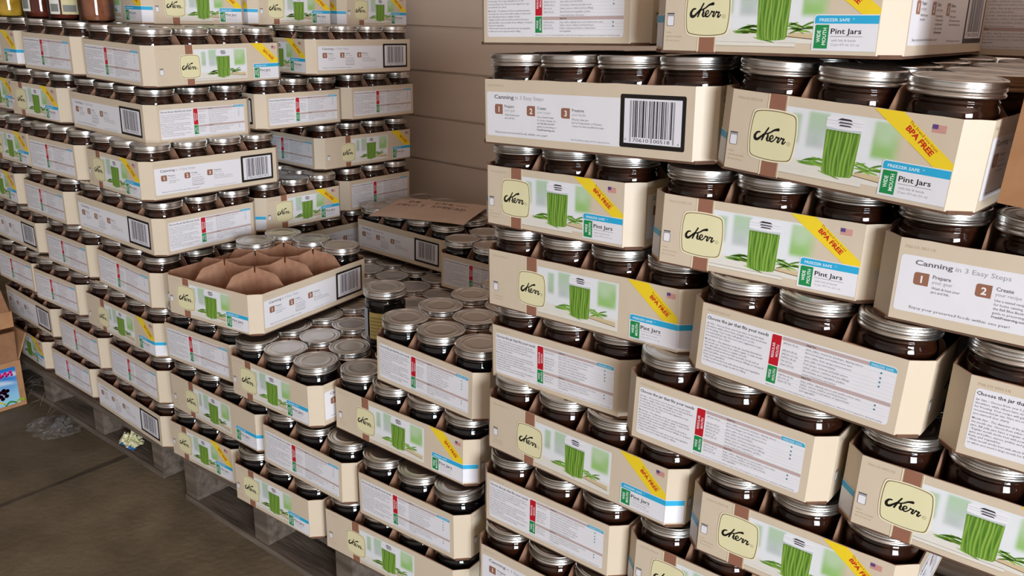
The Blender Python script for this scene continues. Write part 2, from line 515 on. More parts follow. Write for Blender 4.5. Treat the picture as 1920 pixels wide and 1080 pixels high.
def kerr_face(long, banner):
    P = Print()
    W = (TL_ if long else TW_) * 1000 - 2 * TC_ * 1000
    if long:
        sx0, sx1, bx, by, bs = 75.5, 94, 85.2, 41.5, 26.5
        px0, px1, jx, lx, lx1, off = 96.5, 240, 174, 260, W, 0
        ix, iy = 8.3, 25
    else:
        sx0, sx1, bx, by, bs = 46.2, 64.8, 54.5, 45, 27.6
        px0, px1, jx, lx, lx1, off = 67, 197, 132, 178, W - 0.6, 0
        ix, iy = 3, 28.3
    P.rect(sx0, 0.2, sx1, TH_ * 1000 - 0.2, C_BROWN, 2)
    for a in (sx0 - 2.2, sx1 + 1.2):
        P.rect(a, 0.2, a + 1.0, TH_ * 1000 - 0.2, C_CREAM, 2)
        P.rect(a - 0.35, 0.2, a, TH_ * 1000 - 0.2, srgb(170, 140, 110), 2)
    bean_picture(P, px0, px1, 12, 79, jx, not long)
    P.poly([(px0, 8.5), (px1 - (0 if long else 38), 8.5), (px1 - (0 if long else 38), 12.4), (px0, 12.4)], srgb(226, 222, 212), 2)
    P.poly([(px0, 7.6), (px1 - (0 if long else 38), 7.6), (px1 - (0 if long else 38), 8.5), (px0, 8.5)], srgb(182, 170, 152), 2)
    # badge
    P.badge(bx, by, bs + 1.0, bs + 1.0, C_CREAM, 8)
    P.badge(bx, by, bs - 0.6, bs - 0.6, C_BADGEB, 9)
    P.badge(bx, by, bs - 1.5, bs - 1.5, C_BADGE, 10)
    k = bs / 27.6
    for s in KERR:
        P.stroke(s, C_BLACK, 11, 1.8, bx - 0.3, by + 0.3, k)
    ring = [(20.0 + 2.0 * math.cos(a * math.pi / 6), -5.9 + 2.0 * math.sin(a * math.pi / 6), 0.16) for a in range(13)]
    P.stroke(ring, C_BADGEB, 11, 1.0, bx, by, k)
    P.text('R', bx + 19.3 * k, by - 6.8 * k, 1.9 * k, C_BADGEB, 11)
    # little jar and small print at the left
    P.rrect(ix, iy, ix + 9.4, iy + 11.5, 1.6, C_GREY, 2)
    P.rrect(ix + 0.6, iy + 0.6, ix + 8.8, iy + 11.2, 1.4, C_WHITE, 3)
    P.rect(ix + 0.2, iy + 11.2, ix + 9.2, iy + 13.8, C_LGREY, 2)
    P.rect(ix, iy + 13.4, ix + 9.4, iy + 14.4, C_BLACK, 3)
    P.text('70610 00518', 7, 79.5, 3.2, C_TAN2, 2, width=30)
    for i, s in enumerate(('12 jars', 'with lids & bands', '473 mL (16 oz)')):
        P.text(s, ix, 20.5 - i * 4.6, 2.1, C_TAN2, 2)
    if banner:
        t0, t1 = (253, 286.5) if long else (159, 188.3)
        P.poly([(t0, TH_ * 1000 - 0.2), (t0 + (58 if long else 66), 41.2), (W - 0.2, 41.2), (W - 0.2, 50 if long else 46.8), (t1, TH_ * 1000 - 0.2)], C_YEL, 4)
        ax, ay = (289.5, 70.2) if long else (192.6, 73.6)
        ang = -38.5 if long else -39.5
        P.text('BPA FREE', ax, ay, 5.4, srgb(196, 40, 24), 6, 2, ang, 36)
        ux, uy = math.cos(R(ang)), math.sin(R(ang))
        P.text('The brand you trust.', ax + 4.9 * -uy - 1.0 * ux, ay + 4.9 * ux - 1.0 * uy + 2.2, 3.2, srgb(168, 70, 20), 6, 0, ang, 40)
        fx, fy = (315.5, 74.5) if long else (217, 74)
        for i in range(7):
            P.rect(fx, fy + i * 1.08, fx + 13, fy + i * 1.08 + 0.6, srgb(206, 120, 120), 3)
        P.rect(fx, fy + 3.2, fx + 5.2, fy + 7.6, srgb(92, 66, 128), 4)
    # pint label
    P.rrect(lx - 1.2, 5.0, lx1, 41.2, 3.2, C_WHITE, 7, corners='2')
    P.rrect(lx, 32.2, lx1, 40.2, 2.8, C_BLUE, 8, corners='2')
    P.text('FREEZER SAFE  *', lx + 4.6, 34.4, 3.0, srgb(214, 238, 246), 9, 1, 0, 36)
    P.rrect(lx + 1.0, 7.3, lx + 16 - (0 if long else 0.6), 31, 1.2, C_GREEN, 8, corners='2')
    P.text('WIDE', lx + 7.2, 19.4, 3.9, srgb(236, 244, 238), 9, 1, 90, 12, 'c')
    P.text('MOUTH', lx + 13.2, 19.4, 3.9, srgb(236, 244, 238), 9, 1, 90, 17, 'c')
    P.text('Pint Jars', lx + 17.6, 22.2, 5.4, C_BLACK, 9, 0.7, 0, 31)
    P.rect(lx + 17.6, 19.4, lx + 50, 19.8, C_GREY, 9)
    P.text('with lids & bands', lx + 19, 14.6, 2.4, C_LGREY, 9, 0, 0, 25)
    P.text('12 jars 473 mL (16 oz)', lx + 19, 10.4, 2.4, C_LGREY, 9, 0, 0, 29)
    P.rect(lx, 5.0, lx1, 5.4, srgb(196, 200, 206), 8)
    return P, W

def wrap_face():
    """the pint label running on round the cut corner"""
    P = Print()
    W = TC_ * 1000 * math.sqrt(2)
    P.rect(0, 5.0, W - 3, 41.2, C_WHITE, 7)
    P.rect(0, 32.2, W - 3, 40.2, C_BLUE, 8)
    return P, W

def canning_face():
    P = Print()
    W = TL_ * 1000 - 2 * TC_ * 1000
    P.rrect(3.2, 11.3, 229.3, 72.4, 3.5, C_WHITE, 1, corners='23')
    P.text('70610 00518', 5, 79.5, 3.2, C_TAN2, 2, width=30)
    P.text('Canning', 17.6, 63.2, 5.4, C_GREY, 3, 1, 0, 36)
    P.text('in 3 Easy Steps', 56, 63.2, 5.2, C_LGREY, 3, 0, 0, 50)
    for n, x in (('1', 18.4), ('2', 76.8), ('3', 136.0)):
        P.rrect(x, 42.0, x + 14.6, 55.6, 2.8, C_BROWN, 2, corners='23')
        P.text(n, x + 7.6, 45.0, 7.6, srgb(240, 232, 230), 3, 1.5, align='c')
    def lines(x, head, sub, body, w):
        P.text(head, x, 51.4, 4.0, C_GREY, 3, 0.8)
        P.text(sub, x, 46.2, 3.6, C_LGREY, 3)
        for i, (s, b) in enumerate(body):
            P.text(s, x + 0.4, 40.4 - 4.3 * i, 2.6, C_GREY, 3, b)
    lines(36.4, 'Prepare', 'your gear', [('Wash & heat your', 0.3), ('jars and lids.', 0.3)], 0)
    lines(95.0, 'Create', 'your recipe', [('Use a tested recipe', 0.3), ('for home canning. See', 0.3), ('the Ball Blue Book\u00ae', 0.3), ('guide to preserving or', 0.3), ('FreshPreserving.com', 1.2)], 0)
    lines(154.0, 'Preserve', 'your foods', [('Fill your clean jars.', 0.3), ('Boil at Temperature or Pressure', 0.3), ('Canner for time specified in recipe.', 0.3)], 0)
    P.text('Enjoy your preserved foods within one year!', 19, 15.6, 3.0, C_GREY, 3, 0.3, 0, 94)
    P.text('Visit FreshPreserving.com for recipes & more', 153, 13.9, 2.4, C_GREY, 3, 0, 0, 62)
    # bar code in its black frame
    P.rrect(229.8, 11.8, 322.6, 77.5, 2.5, C_BLACK, 4)
    P.rect(235.8, 17.4, 317.4, 72.4, srgb(226, 226, 234), 5)
    Lc = ['0001101', '0011001', '0010011', '0111101', '0100011', '0110001', '0101111', '0111011', '0110111', '0001011']
    d = '070610005184'
    bits = '101' + ''.join(Lc[int(c)] for c in d[:6]) + '01010' + ''.join(''.join('1' if b == '0' else '0' for b in Lc[int(c)]) for c in d[6:]) + '101'
    x0, wd = 244.2, 63.4 / 95
    i = 0
    while i < 95:
        if bits[i] == '1':
            j = i
            while j < 95 and bits[j] == '1':
                j += 1
            y = 19.0 if (i < 3 or i > 91 or 44 < i < 50) else 25.0
            P.rect(x0 + i * wd, y, x0 + j * wd, 70, srgb(44, 40, 46), 6)
            i = j
        else:
            i += 1
    P.text('70610', 249, 19.4, 4.6, C_BLACK, 6, width=23)
    P.text('00518', 279, 19.4, 4.6, C_BLACK, 6, width=23)
    P.text('0', 237.4, 20.5, 3.0, C_BLACK, 6)
    P.text('4', 312.5, 18.6, 3.0, C_BLACK, 6)
    return P, W

def choose_face():
    P = Print()
    W = TW_ * 1000 - 2 * TC_ * 1000
    P.rrect(6.6, 9.2, 234.2, 77.4, 4, C_WHITE, 1)
    P.text('70610 00518', 7, 80.2, 3.2, C_TAN2, 2, width=30)
    P.text('Choose the jar that fits your needs', 7.8, 70.2, 4.2, C_BLACK, 3, 0.8, 0, 80.5)
    body = [('Jar Size - Choose from over 5 jar sizes. Some jars have', 0.25), ('shoulders, while others have straight sides that work best', 0.2), ('for freezing. Your recipe will guide you on the', 0.2), ('recommended jar size. Here are some suggestions to get', 0.2), ('you started! (see chart)', 0.2),
            ('Mouth Size - The diameter of the jar opening determines', 0.25), ('the mouth size. Choose from either regular or wide mouth', 0.2), ('jars. All jelly jars have a regular mouth.', 0.2), ('\u2022 Regular mouth works best with pourable foods such as', 0.2), ('jams and jellies, sauces, pickles and pie fillings or chopped', 0.2), ('fruits and vegetables.', 0.2), ('\u2022 Wide mouth works best with whole fruits and vegetables', 0.2), ('or when you need a large mouth for filling.', 0.2)]
    y = 64.4
    for i, (s, b) in enumerate(body):
        P.text(s, 8.4 if s[0] != '\u2022' else 8.0, y, 2.25, srgb(84, 80, 88), 3, b, 0, min(79, len(s) * 1.36))
        y -= 3.95 if i != 4 else 5.2
    P.rrect(92.0, 13.6, 105.2, 76.6, 2.0, srgb(240, 238, 240), 2, corners='2')
    P.rrect(92.6, 37.2, 104.4, 75.4, 2.0, C_RED, 3, corners='2')
    P.rect(92.6, 14.6, 104.4, 36.2, C_GREEN, 3)
    P.text('REGULAR', 97.6, 56, 3.2, C_WHITE, 4, 1, 90, 19, 'c')
    P.text('MOUTH', 102.8, 56, 3.2, C_WHITE, 4, 1, 90, 15, 'c')
    P.text('WIDE', 97.6, 25.4, 3.2, C_WHITE, 4, 1, 90, 11, 'c')
    P.text('MOUTH', 102.8, 25.4, 3.2, C_WHITE, 4, 1, 90, 15, 'c')
    bar = srgb(188, 168, 166)
    P.rect(105.2, 71.2, 205, 75.4, bar, 2)
    P.rrect(204.8, 71.2, 234, 76.4, 4, srgb(64, 168, 206), 2, corners='1')
    P.text('FREEZER SAFE', 207, 72.2, 2.6, srgb(200, 228, 240), 3, 0.6, 0, 23)
    P.rect(105.2, 31.4, 234.0, 35.8, bar, 2)
    P.text('Ideal For', 134, 72.2, 2.3, C_BLACK, 3, 1)
    P.text('Ideal For', 134, 32.4, 2.3, C_BLACK, 3, 1)
    r1 = [('Jelly Jars (4 oz)', 'Jams, jellies, mustards, ketchups, dipping sauces,'), ('', 'flavored vinegars and small portion sizes'), ('Jelly Jars (8 oz)', 'Jams, jellies, fruit syrups and preserves'), ('Jelly Jars (12 oz)', 'Jams, jellies and marmalades'), ('Half Pint (8 oz)', 'Fruit syrups, chutneys and pizza sauces'), ('Pint (16 oz)', 'Salsas, sauces, relishes and pie fillings'), ('Quart (32 oz)', 'Sliced fruits and vegetables, pickles,'), ('', 'tomato based juices and sauces')]
    r2 = [('Half Pint (8 oz)', 'Dips, jellies, dipping sauces and small portion sizes'), ('Pint (16 oz)', 'Salsas, sauces, relishes and fruit butters'), ('Quart (32 oz)', 'Pickles, tomatoes and whole or halved fruits'), ('', 'and vegetables')]
    for rows, y0, st in ((r1, 67.4, 4.4), (r2, 27.6, 3.9)):
        for i, (a, b) in enumerate(rows):
            yy = y0 - st * i
            if a:
                P.text(a, 107, yy, 2.1, C_GREY, 3, 0.2)
                P.rect(105.4, yy - 1.2, 233.6, yy - 0.95, srgb(196, 194, 202), 2)
            P.text(b, 134, yy, 2.1, C_GREY, 3, 0.2, 0, len(b) * 1.3)
    for yy in (66.5, 60.6, 55.6, 50.6, 28.0, 23.0):
        P.rrect(217.3, yy - 1.0, 219.5, yy + 1.2, 1.0, srgb(70, 130, 150), 3)
    P.text('Allow jars to cool to room temperature. Leave 1/2 inch headspace to allow for food expansion during freezing.', 93, 10.8, 1.8, C_GREY, 3, 0, 0, 136)
    return P, W

def oct_ring(c, t=0.0):
    """tray outline: start at the left end of the front (-Y) face, counterclockwise"""
    hx, hy = TL_ / 2 - t, TW_ / 2 - t
    c = c - t * (2 - math.sqrt(2)) if t else c
    return [(-hx + c, -hy), (hx - c, -hy), (hx, -hy + c), (hx, hy - c), (hx - c, hy), (-hx + c, hy), (-hx, hy - c), (-hx, -hy + c)]

def carton_mesh(name, banner):
    V, F, Cc, MI = [], [], [], []
    def add(face, col, mi=0):
        F.append(face)
        Cc.append(col if isinstance(col, list) else [col] * len(face))
        MI.append(mi)
    O, I = oct_ring(TC_), oct_ring(TC_, 0.0018)
    NS = 12        # wall strips along a face, so the top edge can wander a little
    rnd = random.Random(11 if banner else 12)
    inner_top = []
    for k in range(8):
        k2 = (k + 1) % 8
        n = NS if k % 2 == 0 else 2
        b = len(V)
        for i in range(n + 1):
            t = i / n
            for A in (O, I):
                x = A[k][0] * (1 - t) + A[k2][0] * t
                y = A[k][1] * (1 - t) + A[k2][1] * t
                w = rnd.uniform(-0.0005, 0.0005) if 0 < i < n else 0
                V.append((x, y, 0.0012))
                V.append((x, y, TH_ + w))
        col = C_TAN
        for i in range(n):
            q = b + 4 * i
            add((q, q + 4, q + 5, q + 1), col)                 # outside
            add((q + 6, q + 2, q + 3, q + 7), C_TAN, 1)        # inside
            add((q + 1, q + 5, q + 7, q + 3), C_TAN, 1)        # rim
    # corrugated floor sheet, its corners poke out a little under the cut corners
    Bq = oct_ring(0.0172, 0.0014)
    b = len(V)
    V.extend([(x, y, -0.0018) for x, y in Bq] + [(x, y, 0.0022) for x, y in Bq])
    add(tuple(b + i for i in reversed(range(8))), C_TAN, 2)
    add(tuple(b + 8 + i for i in range(8)), C_TAN, 1)
    for i in range(8):
        k = (i + 1) % 8
        add((b + i, b + k, b + 8 + k, b + 8 + i), C_TAN, 2)
    # printed faces
    faces = [(0, kerr_face(True, banner)), (1, wrap_face()), (2, kerr_face(False, banner)), (4, canning_face()), (6, choose_face())]
    for k, (P, W) in faces:
        p0, p1 = Vector((*O[k], 0)), Vector((*O[(k + 1) % 8], 0))
        d = (p1 - p0).normalized()
        nrm = Vector((d.y, -d.x, 0))
        b = len(V)
        A = np.array(P.v)
        co = np.array(p0)[None, :] + A[:, :1] * 0.001 * np.array(d)[None, :] + np.c_[np.zeros(len(A)), np.zeros(len(A)), A[:, 1] * 0.001] + (0.00012 + A[:, 2:3] * 0.00005) * np.array(nrm)[None, :]
        V.extend(map(tuple, co))
        for f, c in zip(P.f, P.c):
            add(tuple(b + i for i in f), c)
    me = mesh_from(name, V, F, [M_PRINT, M_KRAFT, M_BASE], MI)
    at = me.color_attributes.new('Ink', 'FLOAT_COLOR', 'CORNER')
    flat = np.array([(*c, 1.0) for cs in Cc for c in cs], dtype=np.float32).ravel()
    at.data.foreach_set('color', flat)
    return me

ME_CARTON = carton_mesh('carton_with_banner', True)
ME_CARTON_NB = carton_mesh('carton_without_banner', False)

def divider_mesh(name, span, cells, along_x):
    """one partition sheet with cut-down ends and slots at its crossings"""
    half = span / 2 - 0.003
    cw = span / cells
    top, t = 0.1150, 0.0007
    prof = [(-half, 0.074), (-half + 0.006, 0.086), (-half + 0.024, 0.106), (-half + 0.032, 0.1095)]
    for k in range(1, cells):
        s = -span / 2 + k * cw
        prof += [(s - 0.012, top - 0.002), (s - 0.0035, top), (s - 0.0025, top - 0.014), (s + 0.0025, top - 0.014), (s + 0.0035, top), (s + 0.012, top - 0.002)]
        if k < cells - 1:
            prof += [(s + cw / 2, 0.1085)]
    prof += [(half - 0.032, 0.1095), (half - 0.024, 0.106), (half - 0.006, 0.086), (half, 0.074)]
    V, F = [], []
    for s, h in prof:
        for dd in (-t, t):
            for z in (0.0024, h):
                V.append((s, dd, z) if along_x else (dd, s, z))
    n = len(prof)
    for i in range(n - 1):
        a, b = 4 * i, 4 * (i + 1)
        F += [(a, b, b + 1, a + 1), (b + 2, a + 2, a + 3, b + 3), (a + 1, b + 1, b + 3, a + 3)]
    F += [(0, 1, 3, 2), (4 * n - 4, 4 * n - 2, 4 * n - 1, 4 * n - 3)]
    return mesh_from(name, V, F, [M_KRAFT])

INX, INY = TL_ - 0.0040, TW_ - 0.0040
ME_DIVX = divider_mesh('divider_long', INX, 4, True)
ME_DIVY = divider_mesh('divider_short', INY, 3, False)

# ---------------------------------------------------------------- jar meshes
GLASS = [(0.0, 0.0006), (0.034, 0.0), (0.0385, 0.002), (0.0402, 0.006), (0.0408, 0.02), (0.0424, 0.075), (0.0428, 0.086), (0.0427, 0.0945), (0.0417, 0.0990), (0.0402, 0.1018), (0.0401, 0.1034), (0.0412, 0.1046), (0.0412, 0.1058), (0.0402, 0.1068), (0.0402, 0.1082), (0.0414, 0.1094), (0.0415, 0.1106), (0.0408, 0.1116), (0.0408, 0.1225)]
FILL = [(0.0, 0.003), (0.033, 0.003), (0.0385, 0.006), (0.0394, 0.02), (0.0410, 0.075), (0.0414, 0.086), (0.0413, 0.0940), (0.0402, 0.0986), (0.0390, 0.1016), (0.0388, 0.1150), (0.0, 0.1150)]
BAND = [(0.0424, 0.1102), (0.0440, 0.1104), (0.0447, 0.1114), (0.0447, 0.1128), (0.0441, 0.1140), (0.0432, 0.1147), (0.0432, 0.1153), (0.0440, 0.1162), (0.0446, 0.1172), (0.0446, 0.1184), (0.0440, 0.1194), (0.0439, 0.1200), (0.0445, 0.1206), (0.0446, 0.1214), (0.0446, 0.1252), (0.0443, 0.1264), (0.0435, 0.1274), (0.0422, 0.1278), (0.0402, 0.1276), (0.0394, 0.1270), (0.0394, 0.1240)]
LID = [(0.0, 0.1262), (0.018, 0.1264), (0.026, 0.1264), (0.0275, 0.1270), (0.0300, 0.1271), (0.0315, 0.1264), (0.0345, 0.1263), (0.0360, 0.1270), (0.0378, 0.1271), (0.0390, 0.1264), (0.0396, 0.1258)]
JS = 0.946
GLASS, FILL, BAND, LID = ([(r, z * JS) for r, z in P] for P in (GLASS, FILL, BAND, LID))
ME_GLASS = lathe('jar_glass', GLASS, 40, M_GLASS)
ME_BAND = lathe('jar_band', BAND, 144, M_BAND, True, (13, 14, 0.0011))
ME_LID = lathe('jar_lid', LID, 40, M_LID)
ME_FILL = {k: lathe('jar_fill_' + k, FILL, 32, mm) for k, mm in (('brown', M_BROWN), ('black', M_BLACK), ('pale', M_PALEB), ('yellow', M_YELLOW), ('red', M_RED))}

def make_jar(mat4, fill, label, group):
    e = empty('preserve_jar', mat4)
    tag(e, label, 'jar', group)
    mesh_obj('glass', ME_GLASS, e)
    mesh_obj('preserve', ME_FILL[fill], e)
    mesh_obj('screw_band', ME_BAND, e)
    mesh_obj('lid', ME_LID, e)
    return e

# ---------------------------------------------------------------- the setting
Z0 = 0.0
M_FLOOR = noisy('worn_concrete', srgb(96, 86, 68), srgb(130, 118, 96), 1.7, 0.78, 0.18, detail=12, bscale=60)
_t = M_FLOOR.node_tree
_p = _t.nodes['Principled BSDF']
_src = _p.inputs['Base Color'].links[0].from_socket
_n2 = _t.nodes.new('ShaderNodeTexNoise')
_n2.inputs['Scale'].default_value = 7.0
_n2.inputs['Detail'].default_value = 8
_r2 = _t.nodes.new('ShaderNodeValToRGB')
_r2.color_ramp.elements[0].position = 0.38
_r2.color_ramp.elements[1].position = 0.62
_r2.color_ramp.elements[0].color = (0.74, 0.73, 0.70, 1)
_r2.color_ramp.elements[1].color = (1.10, 1.10, 1.10, 1)
_m2 = _t.nodes.new('ShaderNodeMix')
_m2.data_type = 'RGBA'
_m2.blend_type = 'MULTIPLY'
_m2.inputs[0].default_value = 1.0
_c2 = [n for n in _t.nodes if n.type == 'TEX_COORD'][0]
_t.links.new(_c2.outputs['Object'], _n2.inputs['Vector'])
_t.links.new(_n2.outputs['Fac'], _r2.inputs['Fac'])
_t.links.new(_src, _m2.inputs[6])
_t.links.new(_r2.outputs['Color'], _m2.inputs[7])
_t.links.new(_m2.outputs[2], _p.inputs['Base Color'])
fl = MB()
fl.box(-5.2, 3.9, -4.0, 2.6, -0.1, 0.0)
structure(mesh_obj('floor', fl.mesh('floor', M_FLOOR)))
# saw-cut joint in the slab, running towards the stacks
M_JOINT = noisy('dirt_filled_joint', srgb(58, 50, 40), srgb(92, 81, 66), 14, 0.95, 0.2)
jt = MB()
_rj = random.Random(9)
_xa, _xb = [], []
for k in range(61):
    y = -1.5 + 2.8 * k / 60
    w = 0.006 + 0.006 * _rj.random()
    x = -2.107 + 0.004 * math.sin(5 * y) + _rj.uniform(-0.002, 0.002)
    _xa.append((x - w, y))
    _xb.append((x + w, y))
for k in range(60):
    jt.prism([_xa[k], _xb[k], _xb[k + 1], _xa[k + 1]], -0.002, 0.0006)
structure(mesh_obj('trim_1', jt.mesh('floor_joint', M_JOINT)))

WALL_Y = 2.05
M_BOARD = noisy('old_white_paint_on_boards', srgb(222, 204, 190), srgb(236, 220, 206), 1.6, 0.6, 0.12, detail=10, stretch=(0.6, 1, 3), bscale=9)
wl = MB()
zs = [0.0, 0.168, 0.312, 0.452, 0.587, 0.724, 0.867, 1.015, 1.155, 1.30, 1.44, 1.58, 1.72, 1.86, 2.0, 2.14, 2.28, 2.42, 2.6]
rb = random.Random(4)
for i in range(len(zs) - 1):
    y = WALL_Y + rb.uniform(-0.002, 0.003)
    wl.box(-5.2, 3.8, y, WALL_Y + 0.05, zs[i] + 0.0035, zs[i + 1] - 0.0035)
wl.box(-5.2, 3.8, WALL_Y + 0.012, WALL_Y + 0.06, 0, 2.6)
structure(mesh_obj('wall_back', wl.mesh('wall_back', M_BOARD)))
M_LEFTW = noisy('grey_boards', srgb(120, 108, 98), srgb(142, 130, 118), 3, 0.8, 0.2, stretch=(1, 0.5, 3))
w2 = MB()
for i in range(len(zs) - 1):
    w2.box(-5.25, -5.2, -4.0, 2.1, zs[i] + 0.003, zs[i + 1] - 0.002)
structure(mesh_obj('wall_left', w2.mesh('wall_left', M_LEFTW)))
w3 = MB()
w3.box(3.7, 3.8, -0.98, 2.1, 0, 2.6).box(3.7, 3.8, -4.0, -2.82, 0, 2.6).box(3.7, 3.8, -2.82, -0.98, 2.22, 2.6)
structure(mesh_obj('wall_right', w3.mesh('wall_right', M_LEFTW)))
M_CEIL = noisy('brown_ceiling_boards', srgb(208, 178, 160), srgb(224, 196, 176), 3, 0.85, 0.2, stretch=(0.5, 4, 1))
ce = MB()
for i in range(40):
    y0 = -4.0 + i * 0.155
    ce.box(-5.25, 3.8, y0, y0 + 0.152, 2.6, 2.65)
structure(mesh_obj('ceiling', ce.mesh('ceiling', M_CEIL)))

# ---------------------------------------------------------------- pallets
def make_pallet(x0, x1, y0, y1, top, label, stringers=4):
    e = empty('wooden_pallet', Matrix.Translation((x0, y0, 0)))
    tag(e, label, 'pallet', 'wooden pallets under the stacks')
    W, D = x1 - x0, y1 - y0
    bt = 0.017
    for i in range(3):
        y = [0.0, D / 2 - 0.05, D - 0.1][i]
        mesh_obj('bottom_board', MB().box(0, W, y, y + 0.09, 0.001, bt).mesh('bottom_board', M_PALLET), e)
    for i in range(stringers):
        x = (W - 0.05) * i / (stringers - 1)
        mesh_obj('stringer', MB().box(x, x + 0.05, 0.004, D - 0.004, bt, top - bt).mesh('stringer', M_PALLET), e)
    n = 8
    for i in range(n):
        y = (D - 0.09) * i / (n - 1)
        mesh_obj('deck_board', MB().box(0, W, y, y + 0.09, top - bt, top - 0.0005).mesh('deck_board', M_PALLET), e)
    return e
make_pallet(-2.93, -1.925, 0.982, 1.982, 0.110, 'grey wooden pallet carrying the tall left stack of jar trays')
make_pallet(-1.79, -0.87, 0.966, 1.966, 0.138, 'grey wooden pallet under the low middle stack of trays')
make_pallet(-0.82, 0.24, 0.965, 1.965, 0.125, 'wooden pallet under the tall right stack of jar trays')

